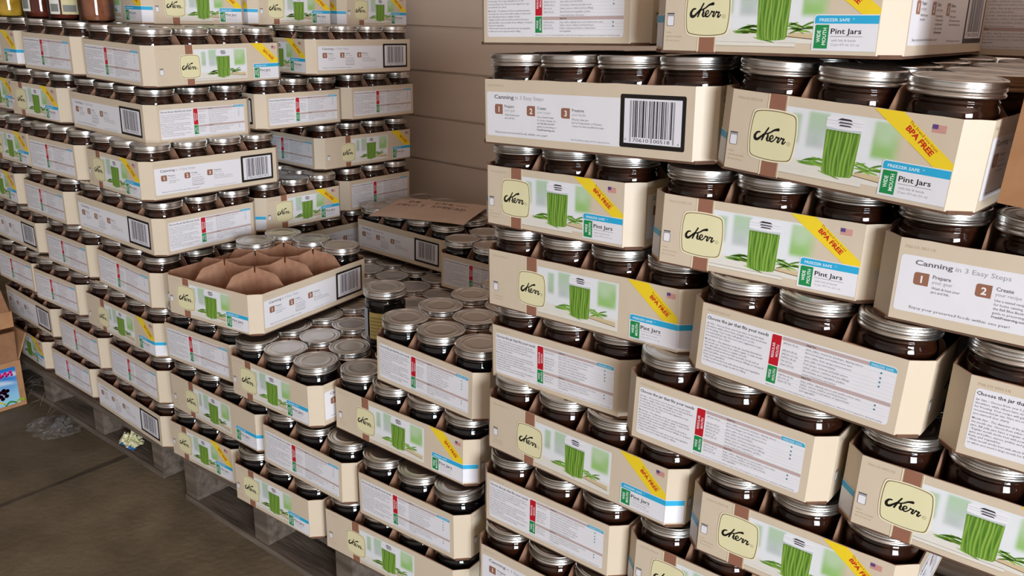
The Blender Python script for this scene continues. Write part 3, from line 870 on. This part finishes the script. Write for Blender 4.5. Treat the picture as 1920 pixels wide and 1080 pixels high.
# ---------------------------------------------------------------- jar trays
# name, layer, face turned to the aisle (0 long picture, 1 short picture, 2 steps + bar code, 3 size chart), x, y, z, turn, tilts
TRAYS = [
    ('A1', 7, 3, -1.9573, 1.1764, 1.0304, 0.0313, -0.0245, 0.0096),
    ('A2', 6, 2, -2.0411, 1.1468, 0.8959, 0.0141, -0.019, 0.002),
    ('A3', 5, 1, -1.9493, 1.1474, 0.7741, -0.008, -0.0121, -0.0014),
    ('A4', 4, 2, -1.987, 1.105, 0.6468, 0.0315, -0.0246, 0.002),
    ('A5', 3, 3, -1.9586, 1.1439, 0.5166, 0.0107, -0.0545, -0.0024),
    ('A6', 2, 0, -2.0239, 1.1075, 0.3776, 0.0013, -0.0156, -0.0),
    ('A7', 1, 3, -1.978, 1.153, 0.2529, -0.0222, -0.0266, -0.0013),
    ('A8', 0, 2, -2.0524, 1.1163, 0.1183, -0.0136, -0.0326, 0.0001),
    ('C2a', 7, 2, -0.6131, 1.0721, 1.0326, -0.0368, 0.0413, 0.0037),
    ('C3a', 6, 1, -0.6739, 1.1477, 0.9014, -0.0322, 0.032, -0.0001),
    ('C4a', 5, 0, -0.6268, 1.1046, 0.7725, -0.0345, 0.0349, 0.0025),
    ('C5a', 4, 3, -0.6675, 1.1606, 0.6445, -0.0386, 0.0372, 0.0011),
    ('C6a', 3, 0, -0.6109, 1.0916, 0.524, -0.0517, 0.0063, 0.0014),
    ('C7a', 2, 3, -0.664, 1.1438, 0.3846, -0.0125, 0.0143, 0.001),
    ('C2b', 7, 1, -0.2631, 1.0838, 1.0414, -0.1113, -0.0354, 0.03),
    ('C3b', 6, 1, -0.376, 1.1272, 0.9056, 0.0387, 0.0001, 0.0019),
    ('C4b', 5, 3, -0.2869, 1.0983, 0.7806, -0.0473, -0.0204, 0.0004),
    ('C5b', 4, 3, -0.3758, 1.1045, 0.6555, -0.0257, -0.007, 0.0),
    ('B4a', 3, 1, -1.5994, 1.1291, 0.5424, 0.1541, -0.0101, -0.0059),
    ('B3a', 2, 3, -1.66, 1.1442, 0.4056, 0.0475, 0.0151, -0.0016),
    ('B3b', 2, 1, -1.3667, 1.1265, 0.4084, 0.032, -0.0038, 0.008),
    ('B3c', 2, 0, -1.0327, 1.1226, 0.4063, 0.0106, -0.0023, 0.0002),
    ('B4c', 3, 3, -0.9758, 1.1879, 0.5313, -0.0227, -0.0087, 0.0009),
    ('B2a', 1, 0, -1.602, 1.0922, 0.2759, -0.0, -0.0, -0.0),
    ('B2b', 1, 3, -1.2687, 1.1248, 0.2755, 0.0216, -0.0171, 0.0009),
    ('B2c', 1, 3, -0.9737, 1.131, 0.2742, 0.0103, 0.0254, -0.0003),
    ('B1a', 0, 1, -1.6789, 1.1425, 0.1421, 0.031, 0.0222, 0.001),
    ('B1b', 0, 1, -1.3788, 1.1202, 0.146, 0.038, -0.0027, -0.0009),
    ('B1c', 0, 0, -1.0397, 1.0925, 0.1483, 0.0525, 0.0056, 0.0003),
    ('A1l', 7, 3, -2.252, 1.164, 1.0348, 0.0289, -0.0122, -0.0001),
    ('A1ll', 7, 0, -2.6737, 1.1522, 1.0338, 0.0048, 0.0033, -0.0002),
    ('A2l', 6, 1, -2.4271, 1.1884, 0.9015, 0.0525, -0.0154, -0.0008),
    ('A2ll', 6, 1, -2.755, 1.2284, 0.898, 0.0, 0.0, -0.0),
    ('A3l', 5, 3, -2.2811, 1.153, 0.7725, 0.0281, -0.0043, -0.0017),
    ('A3ll', 5, 1, -2.572, 1.1687, 0.768, 0.0, 0.0, -0.0),
    ('A4l', 4, 3, -2.3746, 1.1618, 0.6394, -0.0196, -0.0037, -0.0003),
    ('A4ll', 4, 1, -2.707, 1.1813, 0.6388, -0.0368, 0.0044, 0.0007),
    ('A5l', 3, 3, -2.3034, 1.1696, 0.5059, -0.0156, 0.0043, 0.0013),
    ('A5ll', 3, 2, -2.6893, 1.1456, 0.504, -0.0275, -0.0041, 0.0007),
    ('A6l', 2, 3, -2.4044, 1.1646, 0.3761, 0.0271, 0.0004, 0.0006),
    ('A6ll', 2, 3, -2.6959, 1.178, 0.3748, 0.0001, -0.0063, -0.0002),
    ('A7l', 1, 3, -2.2921, 1.1653, 0.248, -0.033, 0.0028, 0.0002),
    ('A7ll', 1, 2, -2.6729, 1.145, 0.2453, -0.0353, -0.0017, 0.001),
    ('A8l', 0, 3, -2.4111, 1.1806, 0.1173, -0.0164, 0.002, 0.0005),
    ('A8ll', 0, 1, -2.7092, 1.1863, 0.1175, -0.0437, 0.0015, 0.0005),
    ('A1b', 7, 1, -1.9524, 1.6367, 1.0348, -0.0218, 0.0008, -0.0022),
    ('A2b', 6, 2, -2.033, 1.44, 0.9017, 0.02, -0.0018, -0.0001),
    ('A2c', 6, 2, -2.038, 1.734, 0.903, 0.005, 0.0026, 0.0),
    ('A3b', 5, 3, -2.025, 1.7048, 0.7649, -0.0072, -0.0036, -0.0047),
    ('A4b', 4, 0, -2.0217, 1.4184, 0.6391, -0.0055, -0.0068, -0.0005),
    ('A4c', 4, 2, -2.0621, 1.7382, 0.6349, -0.003, -0.0058, -0.0016),
    ('A5b', 3, 1, -2.0349, 1.6285, 0.5026, 0.0076, -0.0028, -0.0039),
    ('A0a', 8, 0, -2.185, 1.252, 1.156, 0.0, -0.004, 0),
    ('A0b', 8, 0, -2.185, 1.547, 1.156, 0.01, -0.004, 0),
    ('A0c', 8, 0, -2.19, 1.86, 1.156, 0.0, -0.004, 0),
    ('B5a', 3, 2, -1.6398, 1.7255, 0.5381, -0.0059, -0.0095, -0.0003),
    ('B5b', 3, 3, -1.2752, 1.686, 0.5349, 0.0, -0.0021, -0.0001),
    ('C1a', 8, 3, -0.7066, 1.1663, 1.165, 0.0092, 0.0348, 0.0002),
    ('C1b', 8, 1, -0.3743, 1.1039, 1.1688, -0.023, 0.0215, -0.0001),
    ('C3c', 6, 2, -0.0379, 1.0644, 0.9042, -0.0002, 0.0043, 0.0003),
    ('C4c', 5, 3, 0.0076, 1.0989, 0.7779, 0.0, 0.0029, -0.0001),
    ('C5c', 4, 1, -0.0853, 1.1135, 0.6444, 0.0002, -0.0055, 0.0003),
    ('C6b', 3, 1, -0.2728, 1.1172, 0.5192, 0.0001, 0.0031, -0.0005),
    ('C7b', 2, 1, -0.376, 1.1399, 0.3868, 0.0, -0.0, 0.0),
    ('C8a', 1, 2, -0.6147, 1.0797, 0.2568, 0.0, -0.0, 0.0),
    ('A1m', 7, 3, -2.262, 1.56, 1.028, 0.02, 0, 0),
    ('B3d', 2, 3, -1.666, 1.535, 0.4059, 0.02, 0, 0),
    ('B3e', 2, 1, -1.372, 1.512, 0.4059, 0.01, 0, 0),
    ('B3f', 2, 3, -1.07, 1.465, 0.4059, 0.0, 0, 0),
    ('C1c', 8, 3, -0.2495, 1.4805, 1.1668, 0.0, 0.01, 0),
    ('C2d', 7, 0, -0.31, 1.44, 1.0368, 0.0, 0, 0.02),
]
NO_BANNER = {'B4a', 'B3b', 'B2a', 'B1b', 'B1c', 'B3e'}
ORDW = ['top', 'second', 'third', 'fourth', 'fifth', 'sixth', 'seventh', 'eighth', 'ninth']
FACEW = {0: 'bean-picture', 1: 'bean-picture', 2: 'barcode', 3: 'size-chart'}
STACKW = {'A': 'left stack', 'B': 'low middle stack', 'C': 'right stack'}
PLACEW = {'A': 'corner', 'Al': 'left-of-corner', 'All': 'far-left', 'Ab': 'behind-corner', 'Ac': 'wall-end', 'Am': 'inner', 'An': 'far inner',
          'Ba': 'left', 'Bb': 'middle', 'Bc': 'right', 'Bd': 'back left', 'Be': 'back middle', 'Bf': 'back right',
          'Ca': 'left', 'Cb': 'middle', 'Cc': 'right', 'Cd': 'rear'}
SPECIAL = {'A0a': 'near', 'A0b': 'centre', 'A0c': 'wall-end', 'A0d': 'left', 'B5a': 'wall-side left', 'B5b': 'wall-side right', 'B4d': 'back right', 'C1c': 'rear', 'C2d': 'rear', 'B4a': 'left', 'B4c': 'right'}
TOPLAYER = {'A': 8, 'B': 3, 'C': 8}
COLW = {4: ['leftmost', 'second from left', 'third from left', 'rightmost'], 3: ['left', 'centre', 'right']}
ROWW = {3: ['front', 'middle', 'back'], 4: ['front', 'second', 'third', 'back']}

# which of the twelve cells of each tray the photograph shows (cell = column + 4 * row of the tray)
VIS = {
    'A1ll': [0, 1, 2, 3, 5],
    'A1l': [0, 1, 4, 5, 8, 9],
    'A1': [0, 1, 2, 3, 4, 5, 6, 7, 8, 9, 10, 11],
    'A1b': [3, 4, 5, 6, 7, 8, 9, 10, 11],
    'C2a': [1, 2, 3, 4, 5, 6, 7, 8, 9, 10, 11],
    'C2b': [2, 3, 4, 5, 6, 7, 8, 9, 10, 11],
    'C2d': [2, 3, 7, 11],
    'A2ll': [3, 7, 11],
    'A2l': [3, 7, 11],
    'A2c': [0, 4, 8],
    'A2b': [0, 1, 4, 8],
    'A2': [0, 4, 8, 9, 10, 11],
    'A3ll': [3, 7, 11],
    'A3b': [0, 1, 2, 3, 4, 8],
    'A3l': [0, 4, 8],
    'A3': [3, 7, 8, 9, 10, 11],
    'C3a': [3, 7, 10, 11],
    'A4ll': [3, 7, 11],
    'A4c': [0, 4, 8],
    'C3b': [3, 7, 10, 11],
    'A4b': [3, 6, 7, 9, 10, 11],
    'A4l': [0, 4, 8],
    'A4': [0, 4, 8, 9, 10, 11],
    'C3c': [0, 1, 2, 3, 4, 5, 6, 7, 8, 9, 10, 11],
    'B5a': [0, 1, 2, 3, 4, 5, 6, 7, 8, 9, 10, 11],
    'A5ll': [8, 9, 10, 11],
    'A5b': [9, 10, 11],
    'A5l': [0, 4, 8],
    'C4a': [0, 1, 2, 3],
    'B5b': [0, 1, 4, 5, 6, 7, 8, 9, 10, 11],
    'A5': [0, 1, 2, 3, 4, 8],
    'A6ll': [0, 4, 8],
    'B4a': [0, 1, 4, 8],
    'B3d': [0, 1, 2, 5, 6, 10],
    'A6l': [0, 4, 8],
    'C4b': [0, 1, 4, 8],
    'B3e': [1, 2, 3, 6, 7],
    'A6': [0, 1, 2, 3],
    'B4c': [0, 1, 4, 5, 6, 8, 9, 10, 11],
    'A7ll': [8, 9, 10, 11],
    'B3b': [0, 1, 2, 3, 4, 5, 6, 7, 9, 10, 11],
    'B3a': [0, 4, 8],
    'C5a': [0, 4, 8],
    'A7l': [0, 4, 8],
    'A8ll': [3, 7, 11],
    'C4c': [0, 1, 4, 8],
    'A8l': [0, 4, 8],
    'A7': [0, 4, 8],
    'C5b': [0, 4, 8],
    'B3c': [0, 1, 2, 3, 4],
    'B2a': [0, 1, 2, 3],
    'A8': [8, 9, 10, 11],
    'C6a': [0, 1, 2, 3],
    'B1a': [3, 7, 11],
    'B2b': [0, 4, 8],
    'C5c': [2, 3, 7, 11],
    'B2c': [0, 1, 4, 8],
    'B1b': [3, 7, 11],
    'C7a': [0, 4, 8],
    'C6b': [3, 7, 11],
    'B1c': [0, 1, 2, 3],
    'C8a': [9, 10, 11],
    'C7b': [3, 7],
}
SHOW_ALL = not VIS
TMAT = {}
for (nm, layer, front, x, y, z, th, tx, ty) in TRAYS:
    st = nm[0]
    place = SPECIAL.get(nm) or PLACEW[st + nm[2:]]
    lay = ORDW[TOPLAYER[st] - layer]
    M = Matrix.Translation((x, y, z)) @ Matrix.Rotation(ty, 4, 'X') @ Matrix.Rotation(-tx, 4, 'Y') @ Matrix.Rotation(th - front * math.pi / 2, 4, 'Z')
    TMAT[nm] = M
    e = empty('jar_tray', M)
    extra = ' eight cells empty,' if nm == 'B4a' else ''
    tag(e, 'tan %s jar tray,%s %s, %s column, %s' % (FACEW[front], extra, 'top layer' if lay == 'top' else lay + ' layer from top', place.replace(' column', ''), STACKW[st]), 'tray', 'jar trays of the ' + STACKW[st])
    mesh_obj('carton', ME_CARTON_NB if nm in NO_BANNER else ME_CARTON, e)
    for k in (1, 2):
        d = mesh_obj('divider_sheet', ME_DIVX, e)
        d.location = (0, -INY / 2 + k * INY / 3, 0)
    for k in (1, 2, 3):
        d = mesh_obj('divider_sheet', ME_DIVY, e)
        d.location = (-INX / 2 + k * INX / 4, 0, 0)
    cells = range(12) if SHOW_ALL else VIS.get(nm, [])
    if nm == 'B4a' and SHOW_ALL:
        cells = [0, 1, 4, 8] 
    for c in cells:
        cx, cy = c % 4, c // 4
        # cell position seen from the aisle
        q = Matrix.Rotation(-front * math.pi / 2, 4, 'Z') @ Vector(((cx - 1.5) * INX / 4, (cy - 1) * INY / 3, 0))
        nc, nr = (4, 3) if front % 2 == 0 else (3, 4)
        ci = int(round(q.x / (INX / 4 if nc == 4 else INY / 3) + (nc - 1) / 2))
        ri = int(round(q.y / (INY / 3 if nr == 3 else INX / 4) + (nr - 1) / 2))
        rj = random.Random(hash((layer, c, len(nm), ord(nm[-1]))) & 0xffff)
        J = M @ Matrix.Translation(((cx - 1.5) * INX / 4 + rj.uniform(-.0006, .0006), (cy - 1) * INY / 3 + rj.uniform(-.0006, .0006), 0.0023)) @ Matrix.Rotation(rj.uniform(0, 6.28), 4, 'Z')
        fill = 'black' if st == 'B' else 'brown'
        lb = 'dark %sjar, %s in %s row of %s-layer %s tray, %s' % ('' if st == 'B' else 'brown ', COLW[nc][ci], ROWW[nr][ri], lay, place, STACKW[st])
        j = make_jar(J, fill, lb, 'sealed jars of the ' + STACKW[st])
        if SHOW_ALL:
            j['cell'] = '%s:%d' % (nm, c)

# ---------------------------------------------------------------- loose jars
def label_patch(parent, name, r, a0, a1, z0, z1, mat, n=12):
    V, F = [], []
    for i in range(n + 1):
        a = a0 + (a1 - a0) * i / n
        for rr in (r, r + 0.0004):
            for z in (z0, z1):
                V.append((rr * math.cos(a), rr * math.sin(a), z))
    for i in range(n):
        b = 4 * i
        F += [(b + 2, b + 6, b + 7, b + 3), (b + 4, b, b + 1, b + 5), (b + 1, b + 3, b + 7, b + 5), (b, b + 4, b + 6, b + 2)]
    F += [(0, 2, 3, 1), (4 * n, 4 * n + 1, 4 * n + 3, 4 * n + 2)]
    return mesh_obj(name, mesh_from(name, V, F, [mat]), parent)
M_LABW = plain('white_label_paper', srgb(214, 214, 206), 0.6)
M_LABG = plain('grey_label_print', srgb(120, 122, 116), 0.6)
M_LABY = plain('yellow_label_paper', srgb(196, 180, 112), 0.6)
M_LABL = plain('olive_label_print', srgb(150, 136, 74), 0.6)
M_LABC = plain('cream_label_paper', srgb(206, 196, 150), 0.6)
M_LABB = plain('pale_blue_label_paper', srgb(168, 180, 196), 0.6)

def loose(name_lab, loc, fill, sc=1.0):
    e = make_jar(Matrix.Translation(loc) @ Matrix.Scale(sc, 4), fill, name_lab, None)
    if 'cell' in e:
        del e['cell']
    return e

def on_tray(nm, x, y):
    """height of the jar tops of a tray at (x, y)"""
    Mi = TMAT[nm]
    n = Mi.to_3x3() @ Vector((0, 0, 1))
    p = Mi @ Vector((0, 0, 0.1235))
    return p.z - (n.x * (x - p.x) + n.y * (y - p.y)) / n.z

# jars standing free on the lids of the left stack's open layer
x, y = -2.117, 1.05
j = loose('pale brown unlabelled jar standing on the lids, right of the labelled jars', (x, y, on_tray('A1l', x, y)), 'pale', 1.0)
x, y = -2.255, 1.04
j = loose('dark jar with white and yellow labels beside the pale brown jar', (x, y, on_tray('A1l', x, y)), 'red')
lb = label_patch(j, 'paper_label', 0.0431, R(-76), R(-42), 0.013, 0.075, M_LABW)
label_patch(lb, 'label_print', 0.0436, R(-72), R(-46), 0.019, 0.037, M_LABG)
lb = label_patch(j, 'paper_label', 0.0431, R(-36), R(14), 0.013, 0.075, M_LABC)
label_patch(lb, 'label_print', 0.0436, R(-32), R(8), 0.019, 0.035, M_LABG)
x, y = -2.365, 1.03
j = loose('dark red jar with narrow white label, between yellow and labelled jars', (x, y, on_tray('A1l', x, y)), 'red')
lb = label_patch(j, 'paper_label', 0.0431, R(-96), R(-58), 0.016, 0.08, M_LABW)
label_patch(lb, 'label_print', 0.0436, R(-90), R(-64), 0.022, 0.046, M_LABG)
x, y = -2.53, 1.02
j = loose('jar of yellow pickles at the far left of the top lids', (x, y, on_tray('A1ll', x, y)), 'yellow', 1.1)

# dark labelled jar standing on the lids of the low middle stack
x, y = -1.240, 1.155
j = loose('black jar with yellow label standing on lids between the two front trays', (x, y, on_tray('B3b', x, y)), 'black')
lb = label_patch(j, 'yellow_label', 0.0431, R(-92), R(-46), 0.016, 0.074, M_LABY)
for k in range(6):
    label_patch(lb, 'label_print', 0.0436, R(-88), R(-50), 0.024 + 0.0075 * k, 0.0262 + 0.0075 * k, M_LABL)
label_patch(j, 'blue_label', 0.0431, R(-140), R(-100), 0.016, 0.080, M_LABB)

# ---------------------------------------------------------------- hand-lettered paper on the rear tray
zp = on_tray('B5a', -1.62, 1.69) + 0.0015
ex, ey = Vector((0.269, 0.093, 0)), Vector((-0.099, 0.225, 0))
P0 = Vector((-1.704, 1.532, zp))
def paper_pt(u, v, dz=0.0):
    e = 2 * abs(u - 0.5)
    f = 2 * abs(v - 0.5)
    z = -0.004 * max(0, e - 0.7) * 3 * (0.4 if u > 0.5 else 1) - 0.003 * max(0, f - 0.75) * 3 + 0.003 * u + 0.0012 * math.sin(9 * u) * math.sin(7 * v) + 0.0012
    return P0 + ex * u + ey * v + Vector((0, 0, z + dz + 0.003))
NU, NV = 30, 26
V, F = [], []
for dz in (0, -0.0004):
    for jv in range(NV + 1):
        for iu in range(NU + 1):
            V.append(tuple(paper_pt(iu / NU, jv / NV, dz)))
nn = (NU + 1) * (NV + 1)
for jv in range(NV):
    for iu in range(NU):
        a = jv * (NU + 1) + iu
        F.append((a, a + 1, a + NU + 2, a + NU + 1))
        F.append((nn + a, nn + a + NU + 1, nn + a + NU + 2, nn + a + 1))
paper = mesh_obj('paper_sign', mesh_from('paper_sign', V, F, [M_PAPER], smooth=True))
tag(paper, 'sheet of plain paper with hand lettering lying on the rear tray of jars', 'paper sign')
Pt = Print()
rw = random.Random(5)
def hand(s, u, v, cap, adv):
    G = {'D': [[(0, 0), (0.1, 1)], [(-0.1, 0.95), (0.55, 0.85), (0.6, 0.3), (0.05, 0)]], 'R': [[(0, 0), (0.08, 1)], [(0, 0.95), (0.55, 0.9), (0.5, 0.55), (0.1, 0.5), (0.6, 0)]],
         'C': [[(0.6, 0.85), (0.25, 1), (0, 0.5), (0.2, 0.05), (0.6, 0.15)]], 'H': [[(0, 0), (0.05, 1)], [(0.5, 0), (0.55, 1)], [(0, 0.5), (0.55, 0.55)]],
         'F': [[(0, 0), (0.05, 1)], [(0, 0.97), (0.6, 1)], [(0, 0.52), (0.45, 0.55)]], 'U': [[(0, 1), (0.02, 0.2), (0.3, 0), (0.52, 0.25), (0.55, 1)]],
         'I': [[(0.2, 0), (0.25, 1)]], 'T': [[(0.3, 0), (0.32, 1)], [(0, 1), (0.65, 0.97)]], 'S': [[(0.55, 0.9), (0.2, 1), (0.05, 0.75), (0.5, 0.4), (0.4, 0.05), (0, 0.1)]],
         'P': [[(0, 0), (0.06, 1)], [(0, 0.95), (0.55, 0.85), (0.5, 0.55), (0.05, 0.5)]], 'E': [[(0.55, 1), (0.05, 0.97), (0, 0.03), (0.55, 0)], [(0.02, 0.5), (0.45, 0.52)]],
         'A': [[(0, 0), (0.3, 1), (0.6, 0)], [(0.12, 0.4), (0.48, 0.42)]], '.': [[(0.2, 0), (0.24, 0.04)]], '~': [[(0, 0.4), (0.3, 0.6), (0.6, 0.35), (1.0, 0.55)]]}
    for ch in s:
        for st in G.get(ch, []):
            Pt.stroke([(u + a * cap * 0.95, v + b * cap, 1.1) for a, b in st], C_BLACK, 1)
        u += adv
hand('DR. CHR~~', 48, 186, 21, 21)
hand('FRUIT SPREAD', 26, 142, 22, 18)
V = []
for (a, b, _) in Pt.v:
    V.append(tuple(paper_pt(a / 285.0, b / 246.0, 0.0005)))
mesh_obj('lettering', mesh_from('lettering', V, Pt.f, [M_INK]), paper)

# ---------------------------------------------------------------- plain kraft box beside the right stack's top layer
zb = TMAT['C3c'].translation.z + 0.1405
e = empty('cardboard_box', Matrix.Translation((-0.123, 0.905, zb)) @ Matrix.Rotation(R(-12), 4, 'Z') @ Matrix.Rotation(R(2.5), 4, 'Y'))
tag(e, 'plain brown cardboard box on the jars at the right edge', 'box')
bw, bd, bh = 0.32, 0.26, 0.24
mb = MB().box(0, bw, 0, 0.003, 0, bh).box(0, bw, bd - 0.003, bd, 0, bh).box(0, 0.003, 0.003, bd - 0.003, 0, bh).box(bw - 0.003, bw, 0.003, bd - 0.003, 0, bh).box(0.003, bw - 0.003, 0.003, bd - 0.003, 0, 0.003)
mesh_obj('box_body', mb.mesh('box_body', M_BOX), e)
for y0, y1 in ((0.001, bd / 2 - 0.0006), (bd / 2 + 0.0006, bd - 0.001)):
    mesh_obj('flap', MB().box(0.001, bw - 0.001, y0, y1, bh + 0.0005, bh + 0.0035).mesh('flap', M_BOX), e)

# ---------------------------------------------------------------- open boxes on the floor at the left edge
e = empty('cardboard_box', Matrix.Translation((-2.648, 0.943, 0.0)))
tag(e, 'open cardboard box with a blue picture on the floor at the left edge', 'box')
bw, bd, bh = 0.30, 0.40, 0.150
mb = MB().box(-bw, 0, -bd, -bd + 0.004, 0.001, bh).box(-bw, 0, -0.004, 0, 0.001, bh).box(-bw, -bw + 0.004, -bd + 0.004, -0.004, 0.001, bh).box(-0.004, 0, -bd + 0.004, -0.004, 0.001, bh).box(-bw + 0.004, -0.004, -bd + 0.004, -0.004, 0.001, 0.005)
mesh_obj('box_body', mb.mesh('box_body', M_BOX), e)
mesh_obj('flap', MB().box(-0.004, 0, -bd + 0.002, -0.006, 0, 0.098, Matrix.Translation((0, 0, bh)) @ Matrix.Rotation(R(6), 4, 'Y')).mesh('flap', M_BOXD), e)
mesh_obj('flap', MB().box(-bw + 0.004, -0.004, -0.004, 0, 0, 0.085, Matrix.Translation((0, 0, bh)) @ Matrix.Rotation(R(-22), 4, 'X')).mesh('flap', M_BOX), e)
mesh_obj('flap', MB().box(-bw, -bw + 0.004, -bd + 0.002, -0.006, 0, 0.098, Matrix.Translation((0, 0, bh)) @ Matrix.Rotation(R(-10), 4, 'Y')).mesh('flap', M_BOXD), e)
Pt = Print()
def sky(x, y, u, v):
    c = mixc(srgb(150, 206, 236), srgb(24, 120, 206), sm(0.2, 0.95, v + 0.1 * math.sin(9 * u)))
    cl = math.sin(7 * u + 9 * v) * math.sin(15 * v + 2 * u)
    return mixc(c, srgb(226, 238, 244), 0.7 * sm(0.2, 0.9, cl))
Pt.grid(-210, 14, -18, 134, 40, 26, sky, 1)
for k in range(7):
    Pt.stroke([(-210 + 30 * k, 17 + 3 * math.sin(k), 2.2), (-196 + 30 * k, 26 + 4 * math.sin(2 * k), 3.2), (-182 + 30 * k, 19 - 2 * math.cos(k), 2.2)], (srgb(150, 186, 40), srgb(206, 200, 60), srgb(60, 140, 60))[k % 3], 2)
for k, (gx, gy) in enumerate(((-58, 56), (-66, 62), (-50, 62), (-70, 48), (-60, 66), (-76, 58), (-54, 46), (-66, 40), (-82, 50))):
    Pt.stroke([(gx, gy, 6.0), (gx + 1.5, gy, 6.0)], srgb(112, 34, 86) if k % 2 else srgb(96, 26, 76), 3 + k)
for k in range(3):
    Pt.stroke([(-70 + 15 * k, 112, 3.2), (-62 + 15 * k, 122, 3.2), (-60 + 15 * k, 108, 3.2)], srgb(222, 40, 140), 4)
V = [(0.0004 + lv * 0.00012, a * 0.001, b * 0.001) for a, b, lv in Pt.v]
me = mesh_from('printed_picture', V, Pt.f, [M_PRINT])
at = me.color_attributes.new('Ink', 'FLOAT_COLOR', 'CORNER')
at.data.foreach_set('color', np.array([(*c, 1.0) for cs in Pt.c for c in cs], dtype=np.float32).ravel())
mesh_obj('printed_picture', me, e)

def plain_box(loc, rz, bw, bd, bh, label, m1, m2, patch=None, tilt=30):
    e = empty('cardboard_box', Matrix.Translation(loc) @ Matrix.Rotation(R(rz), 4, 'Z'))
    tag(e, label, 'box')
    mb = MB().box(-bw, 0, -bd, -bd + 0.004, 0.001, bh).box(-bw, 0, -0.004, 0, 0.001, bh).box(-bw, -bw + 0.004, -bd + 0.004, -0.004, 0.001, bh).box(-0.004, 0, -bd + 0.004, -0.004, 0.001, bh).box(-bw + 0.004, -0.004, -bd + 0.004, -0.004, 0.001, 0.005)
    mesh_obj('box_body', mb.mesh('box_body', m1), e)
    mesh_obj('flap', MB().box(-0.004, 0, -bd + 0.002, -0.006, 0, 0.09, Matrix.Translation((0, 0, bh)) @ Matrix.Rotation(R(tilt), 4, 'Y')).mesh('flap', m2), e)
    if patch:
        mesh_obj('printed_patch', MB().box(0.0002, 0.0008, *patch).mesh('printed_patch', plain('blue_print', srgb(30, 120, 200), 0.5)), e)
    return e
plain_box((-2.655, 0.945, 0.256), 0, 0.28, 0.36, 0.05, 'shallow cardboard box with a blue mark on top of the open picture box', M_BOX, M_BOXD, (-0.34, -0.05, 0.006, 0.036), -35)

# ---------------------------------------------------------------- litter on the floor
M_WRAP, t, p = new_mat('clear_plastic_wrap')
p.inputs['Base Color'].default_value = (0.75, 0.75, 0.75, 1)
p.inputs['Roughness'].default_value = 0.12
p.inputs['Alpha'].default_value = 0.055
p.inputs['Specular IOR Level'].default_value = 0.8
rw = random.Random(21)
def crumple(name, cx, cy, rx, ry, h, mat, n=22, rough=0.5, z0=0.0025):
    V, F = [], []
    H = [[rw.random() for _ in range(n + 1)] for _ in range(n + 1)]
    for jv in range(n + 1):
        for iu in range(n + 1):
            u, v = 2 * iu / n - 1, 2 * jv / n - 1
            d = min(1, math.hypot(u, v) / 1.15)
            k = 1 - d * d
            V.append((cx + rx * (u + 0.25 * (H[jv][iu] - 0.5)), cy + ry * (v + 0.25 * (H[iu][jv] - 0.5)), z0 + h * k * (1 - rough + rough * H[jv][iu]) * (0.7 + 0.3 * math.sin(5 * u + 3 * v))))
    for jv in range(n):
        for iu in range(n):
            if math.hypot(2 * (iu + 0.5) / n - 1, 2 * (jv + 0.5) / n - 1) < 1.1:
                a = jv * (n + 1) + iu
                F.append((a, a + 1, a + n + 2, a + n + 1))
    o = mesh_obj(name, mesh_from(name, V, F, [mat]))
    sd = o.modifiers.new('thickness', 'SOLIDIFY')
    sd.thickness = 0.0006
    return o
tag(crumple('plastic_wrap', -2.425, 0.925, 0.085, 0.06, 0.04, M_WRAP, 24, 0.8), 'crumpled clear plastic wrap on the floor in front of the left pallet', 'plastic wrap')
st = MB()
for k in range(34):
    cx, cy, a = -2.70 + rw.uniform(-0.10, 0.20), 1.02 + rw.uniform(-0.06, 0.09), rw.uniform(0, 3.14)
    l, bz = rw.uniform(0.05, 0.15), rw.uniform(0.003, 0.035)
    st.tube([(cx + l * t_ * math.cos(a + 0.5 * t_), cy + l * t_ * math.sin(a + 0.5 * t_), 0.0015 + bz * (1 - 4 * t_ * t_)) for t_ in (-0.5, -0.25, 0, 0.25, 0.5)], 0.0007, 4)
o = mesh_obj('loose_straw', st.mesh('loose_straw', plain('dry_straw', srgb(116, 108, 92), 0.7)))
tag(o, 'loose dry straw scattered on the floor beside the left pallet', 'straw', kind='stuff')
# torn wrapper caught on the pallet's lower board
e = empty('torn_wrapper', Matrix.Translation((-2.140, 0.998, 0.0)))
tag(e, 'torn pale yellow wrapper with blue edge lying under the left pallet', 'wrapper')
M_WY = noisy('pale_yellow_foil', srgb(206, 204, 150), srgb(228, 224, 196), 30, 0.4, 0.4)
M_WB = plain('blue_wrapper_edge', srgb(60, 130, 190), 0.4)
o = crumple('foil_body', -2.137, 1.012, 0.036, 0.026, 0.058, M_WY, 14, 0.6, 0.020)
o.parent = e
o.matrix_parent_inverse = e.matrix_world.inverted()
o = crumple('printed_edge', -2.134, 0.996, 0.040, 0.010, 0.012, M_WB, 12, 0.5, 0.020)
o.parent = e
o.matrix_parent_inverse = e.matrix_world.inverted()
